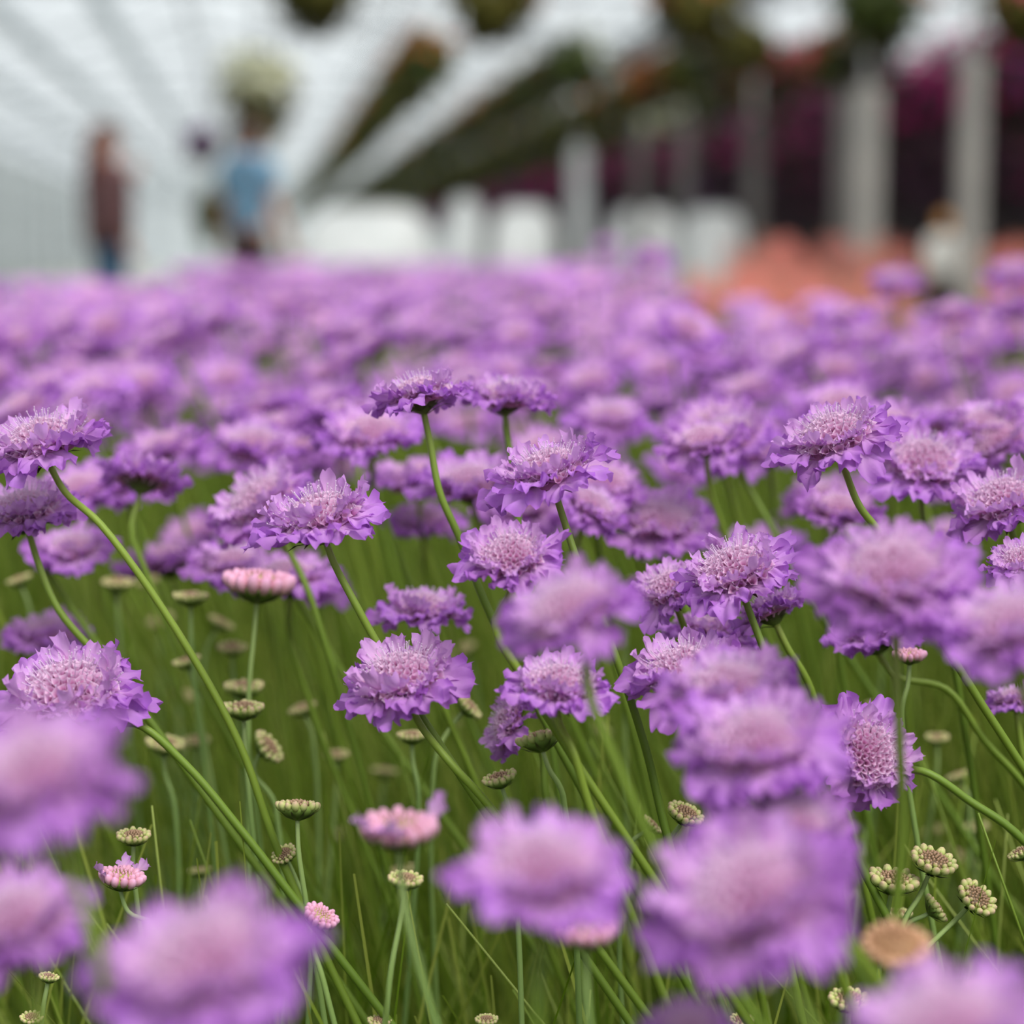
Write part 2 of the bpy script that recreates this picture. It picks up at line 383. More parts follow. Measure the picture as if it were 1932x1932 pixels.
# ------------------------------------------------------------------ white tunnel covers and low things behind the bed
def tunnel(px0, px1, d, ytop, label, name='row_cover'):
    p0 = at(px0, 480, d); p1 = at(px1, 480, d); z = CAM.z + (480 - ytop) / F * d
    w = p1.x - p0.x; dep = 1.6
    t = thing(name, ((p0.x + p1.x) / 2, p0.y, 0.03), label, 'row cover', 'white covers behind the field')
    m = MB(); V = []; n = 20; rows_ = 6
    for j in range(rows_):
        for i in range(n):
            f = i / (n - 1) * 2 - 1
            zz = (1 - abs(f) ** 5) ** 0.5 * z * (1 + .012 * math.cos(j * PI))
            V.append(Vector((f * w / 2, -dep / 2 + dep * j / (rows_ - 1), max(0.0, zz))))
    m.grid(V, [0.5] * len(V), rows_, n); m.f.append(tuple(reversed(range(n)))); m.f.append(tuple(range((rows_ - 1) * n, rows_ * n)))
    m.build('cover', M_cloth, t)
    for j in range(0, rows_, 2):
        h = MB(); h.tube([V[j * n + i] * 1.004 for i in range(n)], .012, 4); h.build('hoop', M_steel, t)
    return t
tunnel(566, 838, 27, 398, 'white arched row cover right of the man in the blue shirt')
tunnel(842, 915, 30, 382, 'narrow white row cover with grey slats, second from the man in blue')
tunnel(918, 1058, 29, 398, 'white row cover left of the pale grey post')
tunnel(1135, 1280, 31, 402, 'white row cover just right of the pale grey post')
tunnel(1275, 1400, 23.2, 405, 'small white row cover at the left end of the coral bed')
t = thing('bollard', at(1064, 480, 16) * Vector((1, 1, 0)) if False else Vector((at(1064, 480, 16).x, 16.0, 0.03)), 'slim dark bollard in front of the pale grey post', 'bollard')
M_black = mat('black_plastic', srgb(40, 44, 44), .6)
m = MB(); m.lathe([(.0, 0), (.07, 0), (.06, .75), (.065, .8), (.05, .88), (.0, .9)], 14); m.build('shaft', M_black, t)
m = MB(); m.lathe([(.0, .0), (.1, .0), (.1, .03), (.0, .03)], 14); m.build('foot', M_black, t)
q = at(534, 480, 15.6)
t = thing('pale_post', (q.x, q.y, 0.03), 'slim pale post beside the arm of the man in blue', 'post')
m = MB(); m.box((0, 0, .5), (.1, .08, 1.0)); m.build('shaft', M_whitep, t, False)
m = MB(); m.box((0, 0, 1.01), (.12, .1, .03)); m.build('cap', M_steel, t, False)

# ------------------------------------------------------------------ people
M_skin = mat('skin', srgb(196, 140, 116), .55); M_hair_r = mat('hair_auburn', srgb(104, 54, 36), .5, col2=srgb(80, 40, 28), scale=40)
M_hair_d = mat('hair_dark', srgb(54, 42, 36), .5); M_hair_b = mat('hair_blond', srgb(226, 168, 100), .5, col2=srgb(206, 146, 82), scale=40)
M_jean = mat('jeans_blue', srgb(74, 110, 142), .8, col2=srgb(60, 92, 124), scale=60); M_denim = mat('denim_shirt', srgb(124, 162, 190), .8, col2=srgb(108, 146, 176), scale=50)
M_trou = mat('dark_trousers', srgb(66, 48, 48), .8); M_wshirt = mat('white_shirt', srgb(246, 246, 240), .8); M_btrou = mat('black_trousers', srgb(44, 48, 52), .8)
M_shoe = mat('shoe_brown', srgb(80, 62, 50), .6)
# plaid
M_plaid = bpy.data.materials.new('plaid_shirt'); M_plaid.use_nodes = True
_n = M_plaid.node_tree; _N = _n.nodes; _L = _n.links
_tc = _N.new('ShaderNodeTexCoord'); _mx = None
_cols = []
for dirn in ('X', 'Z'):
    w = _N.new('ShaderNodeTexWave'); w.wave_type = 'BANDS'; w.bands_direction = dirn; w.inputs['Scale'].default_value = 5.5
    _L.new(_tc.outputs['Object'], w.inputs['Vector']); _cols.append(w)
_ad = _N.new('ShaderNodeMath'); _ad.operation = 'ADD'; _L.new(_cols[0].outputs['Fac'], _ad.inputs[0]); _L.new(_cols[1].outputs['Fac'], _ad.inputs[1])
_rp = _N.new('ShaderNodeValToRGB'); _rp.color_ramp.elements[0].color = srgb(50, 32, 36); _rp.color_ramp.elements[1].color = srgb(128, 86, 88)
_mm = _N.new('ShaderNodeMath'); _mm.operation = 'MULTIPLY'; _mm.inputs[1].default_value = .5; _L.new(_ad.outputs[0], _mm.inputs[0])
_L.new(_mm.outputs[0], _rp.inputs[0]); _L.new(_rp.outputs[0], _N['Principled BSDF'].inputs['Base Color']); _N['Principled BSDF'].inputs['Roughness'].default_value = .8

def skin_obj(name, joints, edges, m, parent, sub=2, root=0):
    """joints: list of ((x,y,z), (rx,ry)); a Skin modifier grows one continuous surface"""
    me = bpy.data.meshes.new(name); me.from_pydata([j[0] for j in joints], edges, [])
    o = link(name, me, parent)
    md = o.modifiers.new('skin', 'SKIN'); md.use_smooth_shade = True
    sv = me.skin_vertices[0].data if me.skin_vertices else None
    if sv is None:
        bm_l = me.attributes
    for i, j in enumerate(joints):
        me.skin_vertices[0].data[i].radius = j[1] if isinstance(j[1], tuple) else (j[1], j[1])
    me.skin_vertices[0].data[root].use_root = True
    s = o.modifiers.new('sub', 'SUBSURF'); s.levels = sub; s.render_levels = sub
    me.materials.append(m)
    return o

def person(loc, h, rz, label, armL, armR, shirt, trousers, hair, sleeves=True, hem=.47, hair_len=0.0, group=None, wide=1.0):
    """x = right of body, y = front; heights are fractions of h; arms as [shoulder, elbow, wrist] lists"""
    t = thing('person', loc, label, 'person', group, rz)
    S = lambda x, y, z: (x * h, y * h, z * h)
    J = []; E = []
    def J_(p, r): J.append((S(*p), r * h if not isinstance(r, tuple) else (r[0] * h, r[1] * h))); return len(J) - 1
    pel = J_((0, 0, .53), (.085, .06)); wst = J_((0, 0, .62), (.072, .052)); chs = J_((0, .0, .74), (.09, .06)); sh = J_((0, -.005, .81), (.07, .045)); nk = J_((0, 0, .86), .03)
    E += [(pel, wst), (wst, chs), (chs, sh), (sh, nk)]
    h0 = J_((0, .008, .90), (.042, .05)); h1 = J_((0, .008, .955), (.046, .056)); h2 = J_((0, .004, .982), (.03, .036)); E += [(nk, h0), (h0, h1), (h1, h2)]
    for sgn in (-1, 1):
        a = J_((sgn * .052, 0, .49), .048); k = J_((sgn * .055, .012, .28), .032); c = J_((sgn * .056, 0, .2), .031); an = J_((sgn * .056, -.008, .045), .02); to = J_((sgn * .062, .07, .022), .018)
        E += [(pel, a), (a, k), (k, c), (c, an), (an, to)]
        arm = armL if sgn < 0 else armR
        s = J_((sgn * .105, 0, .80), .034); e = J_(arm[0], .024); w = J_(arm[1], .017); E += [(sh, s), (s, e), (e, w)]
        dv = (Vector(arm[1]) - Vector(arm[0])).normalized()
        palm = J_(tuple(Vector(arm[1]) + dv * .035), (.022, .012)); E.append((w, palm))
        sd = dv.orthogonal().normalized(); 
        for q in range(4):
            off = sd * (.013 * (q - 1.5)); ln = (.036, .044, .041, .032)[q]
            f1 = J_(tuple(Vector(arm[1]) + dv * .055 + off), .0062); f2 = J_(tuple(Vector(arm[1]) + dv * (.055 + ln) + off * 1.1 + dv.cross(sd) * .008), .005); E += [(palm, f1), (f1, f2)]
        th = J_(tuple(Vector(arm[1]) + dv * .045 + sd * .034), .006); E.append((palm, th))
    skin_obj('body', J, E, M_skin, t)
    # face
    m = MB(); m.ball(S(0, .066, .925), tuple(x * h for x in (.008, .012, .014))); m.build('nose', M_skin, t)
    for sg in (-1, 1):
        m = MB(); m.ball(S(sg * .019, .058, .94), .007 * h, 5, 6); m.build('eye', M_hair_d, t)
        m = MB(); m.ball(S(sg * .049, .0, .93), tuple(x * h for x in (.006, .014, .02))); m.build('ear', M_skin, t)
    m = MB(); m.ball(S(0, .058, .903), tuple(x * h for x in (.016, .006, .004))); m.build('mouth', mat('lips', srgb(170, 96, 90), .5) if 'lips' not in bpy.data.materials else bpy.data.materials['lips'], t)
    # shirt
    J2 = []; E2 = []
    def K(p, r): J2.append((S(*p), (r[0] * h, r[1] * h) if isinstance(r, tuple) else r * h)); return len(J2) - 1
    a0 = K((0, 0, hem), (.098 * wide, .078 * wide)); a1 = K((0, 0, .60), (.088 * wide, .068 * wide)); a2 = K((0, 0, .74), (.101 * wide, .071 * wide)); a3 = K((0, -.005, .815), (.076, .05)); a4 = K((0, 0, .838), (.036, .036)); E2 += [(a0, a1), (a1, a2), (a2, a3), (a3, a4)]
    for sgn in (-1, 1):
        arm = armL if sgn < 0 else armR
        s = K((sgn * .108, 0, .80), .042); E2.append((a3, s)); e_ = Vector(arm[0])
        if sleeves:
            e = K(arm[0], .033); w = K(tuple(Vector(arm[0]).lerp(Vector(arm[1]), .85)), .026); E2 += [(s, e), (e, w)]
        else:
            e = K(tuple(Vector((sgn * .108, 0, .80)).lerp(e_, .8)), .036); E2 += [(s, e)]
    skin_obj('shirt', J2, E2, shirt, t)
    J3 = []; E3 = []
    def K3(p, r): J3.append((S(*p), (r[0] * h, r[1] * h) if isinstance(r, tuple) else r * h)); return len(J3) - 1
    p0 = K3((0, 0, .56), (.088, .064)); p1 = K3((0, 0, .51), (.092, .068)); E3.append((p0, p1))
    for sgn in (-1, 1):
        a = K3((sgn * .054, 0, .46), .054); k = K3((sgn * .056, .012, .28), .04); an = K3((sgn * .057, -.006, .05), .033); E3 += [(p1, a), (a, k), (k, an)]
        m = MB(); m.ball(S(sgn * .061, .032, .022), tuple(x * h for x in (.03, .075, .024)), 7, 10); m.build('shoe', M_shoe, t)
    skin_obj('trousers', J3, E3, trousers, t)
    # hair: cap + back length
    m = MB(); m.ball(S(0, -.008, .962), tuple(x * h for x in (.054, .062, .046)), 8, 12)
    if hair_len:
        m.tube([S(0, -.03, .95), S(0, -.055, .88), S(0, -.06, .88 - hair_len * .6), S(0, -.055, .88 - hair_len)], [.045 * h, .05 * h, .045 * h, .012 * h], 10)
    else:
        m.ball(S(0, -.028, .925), tuple(x * h for x in (.056, .05, .066)), 8, 12)
    m.build('hair', hair, t)
    return t
hang = lambda s: ((s * .125, -.015, .62), (s * .13, .02, .49))
q = at(205, 480, 15.0)
person((q.x, q.y, 0.025), 1.63, math.radians(-48), 'woman with long auburn hair in a plaid shirt and jeans at the left', ((-.12, .06, .67), (-.03, .11, .77)), hang(1), M_plaid, M_jean, M_hair_r, True, .44, .2, wide=1.5)
q = at(470, 480, 14.4)
person((q.x, q.y, 0.025), 1.66, math.radians(-35), 'man in a pale blue denim shirt with bare forearms below the cream basket', hang(-1), ((.14, .0, .63), (.15, .06, .50)), M_denim, M_trou, M_hair_d, False, .5, 0)
q = at(1780, 480, 17.5)
person((q.x, q.y, 0.025), 1.05, math.radians(10), 'small blond child in a white shirt and dark trousers beyond the coral flowers', hang(-1), hang(1), M_wshirt, M_btrou, M_hair_b, True, .5, 0, wide=1.3)

# ------------------------------------------------------------------ coral flower bed
M_coral = mat('coral_petal', srgb(252, 176, 172), .6, col2=srgb(250, 184, 160), scale=30, transl=.35, rnd=.12)
M_coralleaf = mat('coral_leaf', srgb(170, 132, 84), .6, col2=srgb(132, 124, 66), scale=20, transl=.3, rnd=.1)
def spike_mesh(seed):
    r = random.Random(seed); m = MB()
    for i in range(26):
        z = i / 26; a = i * 2.4; rad = .03 * (1 - .75 * z) + .006
        M = Matrix.Translation((rad * math.cos(a), rad * math.sin(a), z * .2)) @ Matrix.Rotation(a, 4, 'Z') @ Matrix.Rotation(r.uniform(.3, 1.1), 4, 'Y')
        s = .017 * (1.15 - .6 * z)
        m.ball((0, 0, s), (s * .75, s * .75, s), 4, 5, M=None) if False else None
        b_ = MB(); b_.ball((0, 0, s), (s * .8, s * .8, s * 1.1), 4, 5); m.add(b_, M)
    return m.mesh('blossom', M_coral)
SPK = [spike_mesh(i) for i in range(4)]
def coral_leaf_mesh(seed):
    r = random.Random(seed); m = MB()
    m.tube([(0, 0, 0), (.005, 0, .3), (0, .004, .6)], .004, 5)
    for i in range(16):
        a = i * 2.4; z = .15 + .026 * i; L_ = .1
        d = Vector((math.cos(a), math.sin(a), .5)).normalized(); s_ = Vector((-math.sin(a), math.cos(a), 0)) * .016
        b = Vector((0, 0, z)); m.grid([b - s_ * .3, b + s_ * .3, b + d * L_ * .5 - s_, b + d * L_ * .5 + s_, b + d * L_ - s_ * .2 - Vector((0, 0, .02)), b + d * L_ + s_ * .2 - Vector((0, 0, .02))], [0, 0, .5, .5, 1, 1], 3, 2)
    return m.mesh('stalk', M_coralleaf)
STK = [coral_leaf_mesh(i) for i in range(3)]
n = 0; spots = []; tries = 0
while n < 290 and tries < 20000:
    tries += 1
    d = random.uniform(9.0, 22.0)
    px = random.uniform(1010, 2150)
    if px < 1380 and (d > 13 or random.random() < .6): continue
    top = random.uniform(452, 550) if d > 15 else random.uniform(510, 590)
    if 1690 < px < 1870:
        if 16.9 < d < 18.2: continue
        if d < 17: top = random.uniform(590, 620)
    hgt = .75 - (top - 480) / F * d
    if not .3 < hgt < .9: continue
    q = at(px, 480, d)
    if any((q - o_).length < .2 for o_ in spots): continue
    spots.append(q.copy())
    t = thing('coral_flower', (q.x, q.y, 0.026 if d > 15 else 0), 'blurred coral pink flower spike in the bed behind the purple field', 'flower', 'coral flower spikes behind the purple field', random.random() * 6)
    sc = hgt / .8
    link('stalk', STK[n % 3], t, Matrix.Diagonal((1.5, 1.5, sc, 1))); link('blossom', SPK[n % 4], t, Matrix.Translation((0, 0, .6 * sc)) @ Matrix.Diagonal((1.9, 1.9, sc, 1)))
    n += 1

# ------------------------------------------------------------------ scabious flower: shapes
def lobe(m, L_, W, ang, seed, curl, base, ruff=.0019, nu=9, nv=11, tip0=.25, tip1=1.0, lift=0.0):
    r = random.Random(seed); ca, sa = math.cos(ang), math.sin(ang)
    p1, p2, k1 = r.uniform(0, 6), r.uniform(0, 6), r.uniform(4, 6.5)
    V = []; T = []
    for i in range(nu):
        u = i / (nu - 1)
        w = W / 2 * (.24 + .76 * u ** .75) * (1 - .20 * u ** 5)
        for j in range(nv):
            v = j / (nv - 1) * 2 - 1
            sc = 1 + .055 * u * u * math.sin(7.5 * v + p1) + .03 * u * u * math.sin(13 * v + p2)
            x = L_ * u * (1 - .26 * abs(v) ** 2.4 * u) * sc
            y = v * w * (1 + .05 * math.sin(11 * u + p2))
            z = curl * L_ * u * u + ruff * u ** 1.4 * math.sin(k1 * v + p1 + 1.5 * u) * (.5 + .7 * abs(v)) + .16 * w * v * v + lift * L_ * u + ruff * .5 * u * math.sin(8 * u + 3 * v + p2)
            V.append(Vector((base + x * ca - y * sa, x * sa + y * ca, z))); T.append(tip0 + (tip1 - tip0) * u)
    m.grid(V, T, nu, nv)

def floret(seed, big=True):
    """one ray floret: short tube, large lower lobe, two side lobes, two small upturned lobes"""
    r = random.Random(seed); m = MB()
    if big:
        m.tube([(-.002, 0, -.0035), (.0015, 0, -.001), (.0035, 0, 0)], [.0006, .0010, .0017], 6, [0, .1, .25], cap=False)
        lobe(m, .0142 * r.uniform(.9, 1.1), .0118, r.uniform(-.1, .1), seed + 1, r.uniform(-.22, .18), .003)
        for s in (-1, 1):
            lobe(m, .0118 * r.uniform(.85, 1.1), .0094, s * r.uniform(.62, .82), seed + 3 + s, r.uniform(-.2, .3), .003)
            lobe(m, .0055, .0048, s * 1.75, seed + 7 + s, .3, .003, .0006, 4, 4, .2, .6, .35)
    else:
        m.tube([(-.0015, 0, -.003), (.0008, 0, -.001), (.002, 0, 0)], [.0005, .0008, .0012], 6, [0, .05, .15], cap=False)
        for a, l_, w in ((0, .0082, .0060), (-.85, .0066, .0050), (.85, .0066, .0050), (-2.0, .0036, .0034), (2.0, .0036, .0034)):
            lobe(m, l_ * r.uniform(.85, 1.1), w, a + r.uniform(-.1, .1), seed + int(a * 10) + 50, r.uniform(-.1, .35), .0015, .0011, 7, 7, .08, .6, .15)
    return m
BIG_MB = [floret(100 + i * 13) for i in range(7)]; MID_MB = [floret(700 + i * 17, False) for i in range(6)]
BIG = [m.mesh('petal', M_petal) for m in BIG_MB]; MID = [m.mesh('petal', M_petal) for m in MID_MB]

def frame_to(n, spin=0.0):
    n = Vector(n).normalized()
    return n.to_track_quat('Z', 'Y').to_matrix().to_4x4() @ Matrix.Rotation(spin, 4, 'Z')

RD = .0125                     # radius of the pincushion dome
def dome(r):                   # height of the dome over the petal plane
    return .0062 * (1 - (r / RD) ** 2) + .0006
def disc_mesh(seed):
    r = random.Random(seed); m = MB()
    m.lathe([(.0, dome(0) - .003), (RD * .5, dome(RD * .5) - .003), (RD * .85, dome(RD * .85) - .003), (RD, -.0035)][::-1], 18, [.12, .18, .2, .2])
    n = 105
    for i in range(n):
        rr = RD * .98 * math.sqrt((i + .5) / n); a = i * 2.39996
        nx = 2 * .0062 * rr / RD ** 2
        nn = Vector((nx * math.cos(a), nx * math.sin(a), 1)).normalized()
        s = (.00085 + .0006 * (rr / RD)) * r.uniform(.85, 1.15); hgt = .0030 * r.uniform(.8, 1.25)
        M = Matrix.Translation((rr * math.cos(a), rr * math.sin(a), dome(rr) - .0030)) @ frame_to(nn, r.uniform(0, 6))
        V = []; T = []
        for q, (sr, z, tp) in enumerate([(.35, 0, .1), (.8, .55, .4), (1.35, 1.0, .95)]):
            for k in range(6):
                an = k * PI / 3; k2 = (1.18 if k % 2 else .8) if q == 2 else 1
                V.append(M @ Vector((s * sr * k2 * math.cos(an), s * sr * k2 * math.sin(an), hgt * (z + (.15 if q == 2 and k % 2 else 0))))); T.append(tp)
        m.grid(V, T, 3, 6, True)
    return m.mesh('pincushion', M_disc)
def stamen_mesh(seed):
    r = random.Random(seed); m = MB(); n = 120
    for i in range(n):
        rr = RD * 1.05 * math.sqrt((i + .5) / n); a = i * 2.39996 + .4
        nx = 2.4 * .0062 * rr / RD ** 2
        nn = (Vector((nx * math.cos(a), nx * math.sin(a), 1)).normalized() + Vector((r.uniform(-.2, .2), r.uniform(-.2, .2), 0))).normalized()
        b = Vector((rr * math.cos(a), rr * math.sin(a), dome(rr) - .001)); ln = r.uniform(.0030, .0062)
        e = b + nn * ln + Vector((r.uniform(-.0005, .0005), r.uniform(-.0005, .0005), 0))
        m.tube([b, (b + e) / 2 + nn * .0002, e], .00014, 3, cap=False)
        m.ball(e, (.00042, .0003, .0003), 3, 4, M=Matrix.Rotation(r.uniform(0, 6), 3, 'Z'))
    return m.mesh('stamens', M_stamen)
DISC = [disc_mesh(i) for i in range(3)]; STAM = [stamen_mesh(i) for i in range(3)]
_m = MB(); _m.lathe([(.0014, -.0095), (.0026, -.0088), (.0062, -.0062), (.0088, -.0036), (.0095, -.002), (.004, -.0015)], 14, [0, .1, .5, .8, 1, 1]); CALYX = _m.mesh('receptacle', M_calyx)
_m = MB()
_m.grid([Vector(p) for p in ((.0015, -.0010, -.0088), (.0015, .0010, -.0088), (.006, -.0013, -.0070), (.006, .0013, -.0070), (.011, -.0008, -.0058), (.011, .0008, -.0058), (.0145, -.0001, -.0064), (.0145, .0001, -.0064))], [0, 0, .3, .3, .6, .6, .9, .9], 4, 2)
BRACT = _m.mesh('bract', M_calyx)

def catmull(P, n):
    """centripetal Catmull-Rom through P, n steps per span (more on long spans)"""
    P = [Vector(p) for p in P]; Q = [P[0] * 2 - P[1]] + P + [P[-1] * 2 - P[-2]]; out = []
    for i in range(1, len(Q) - 2):
        a, b, c, d = Q[i - 1], Q[i], Q[i + 1], Q[i + 2]
        t1 = max(1e-4, (b - a).length ** .5); t2 = max(1e-4, (c - b).length ** .5); t3 = max(1e-4, (d - c).length ** .5)
        m1 = t2 * ((b - a) / t1 - (c - a) / (t1 + t2) + (c - b) / t2); m2 = t2 * ((c - b) / t2 - (d - b) / (t2 + t3) + (d - c) / t3)
        for k in range(n):
            t = k / n
            out.append((2 * t ** 3 - 3 * t * t + 1) * b + (t ** 3 - 2 * t * t + t) * m1 + (3 * t * t - 2 * t ** 3) * c + (t ** 3 - t * t) * m2)
    return out + [P[-1]]

def stem_path(head, n, path=None, d=None, lean=None, lead=.022):
    """from the head down along -n, through the given points, then to the soil"""
    far_pts = [at(x, y, d) for (x, y) in path] if path else []
    far_pts = [p for p in far_pts if (p - head).length > .018]
    if far_pts:
        dd = far_pts[0] - head
        pts = [head, head + (dd.normalized() - n * .9).normalized() * min(lead, .38 * dd.length)] + far_pts
    else:
        pts = [head, head - n * lead]
    last = pts[-1]
    if len(far_pts) > 1:
        dr = (pts[-1] - pts[-2]).normalized()
        k = last.z / max(.35, -dr.z); k = min(k, last.z * 2.2)
        base = last + dr * k; base.z = 0
        base = last.lerp(base, 1.0); off = Vector((base.x - last.x, base.y - last.y, 0))
        if off.length > .3: off = off.normalized() * .3
        base = Vector((last.x + off.x, last.y + off.y, 0))
        mid = last.lerp(base, .45) + off * .12
    else:
        lx = lean if lean is not None else random.uniform(.04, .22)
        base = Vector((last.x + lx, last.y + random.uniform(-.06, .08), 0)); mid = last.lerp(base, .45) + Vector((lx * .16, 0, 0))
    pts += [mid, base]
    return pts

def view_normal(pos, opn, lean):
    tc = (CAM - pos).normalized()
    up = (UP - tc * UP.dot(tc)).normalized(); rt = up.cross(tc).normalized() * 1.0
    if rt.dot(RIGHT) < 0: rt = -rt
    a = math.radians(lean)
    return (tc * opn + (up * math.cos(a) + rt * math.sin(a)) * math.sqrt(max(0, 1 - opn * opn))).normalized()

def scabious(pos, n, scale, label, group, path=None, d=None, seed=0, lean=None, bracts=True, stem_r=.00135, droop=0.0, npet=12, stamens=True):
    r = random.Random(seed)
    pts = stem_path(pos - n * (.0092 * scale), n, path, d, lean)
    base = pts[-1].copy()
    t = thing('scabious_flower', base, label, 'flower', group)
    sm = catmull(pts, 6); ns = len(sm)
    m = MB(); m.tube([p - base for p in sm], [stem_r * (1 + .35 * i / ns) for i in range(ns)], 7, [1 - i / (ns - 1) for i in range(ns)]); m.build('stem', M_stem, t)
    H = Matrix.Translation(pos - base) @ frame_to(n, r.uniform(0, 6)) @ Matrix.Scale(scale, 4)
    rc = link('receptacle', CALYX, t, H)
    tag(link('pincushion', DISC[seed % 3], t, H), kind='stuff')
    if stamens: tag(link('stamens', STAM[(seed + 1) % 3], t, H), kind='stuff')
    if bracts:
        for k in range(9):
            link('bract', BRACT, rc, Matrix.Rotation(2 * PI * k / 9 + r.uniform(-.15, .15), 4, 'Z') @ Matrix.Scale(r.uniform(.8, 1.15), 4))
    for k in range(npet):
        a = 2 * PI * (k + r.uniform(-.28, .28)) / npet
        tilt = r.gauss(.02 + droop, .20); s = r.uniform(.84, 1.1)
        link('petal', r.choice(BIG), t, H @ Matrix.Rotation(a, 4, 'Z') @ Matrix.Translation((.0088, 0, -.0012 + r.uniform(-.0008, .0006))) @ Matrix.Rotation(tilt, 4, 'Y') @ Matrix.Rotation(r.gauss(0, .28), 4, 'X') @ Matrix.Scale(s, 4))
    for k in range(14):
        a = 2 * PI * (k + .5 + r.uniform(-.3, .3)) / 14
        tilt = r.gauss(-.38, .18); s = r.uniform(.85, 1.15)
        link('petal', r.choice(MID), t, H @ Matrix.Rotation(a, 4, 'Z') @ Matrix.Translation((.0105, 0, .0008 + r.uniform(-.0004, .001))) @ Matrix.Rotation(tilt, 4, 'Y') @ Matrix.Rotation(r.gauss(0, .3), 4, 'X') @ Matrix.Scale(s, 4))
    return t

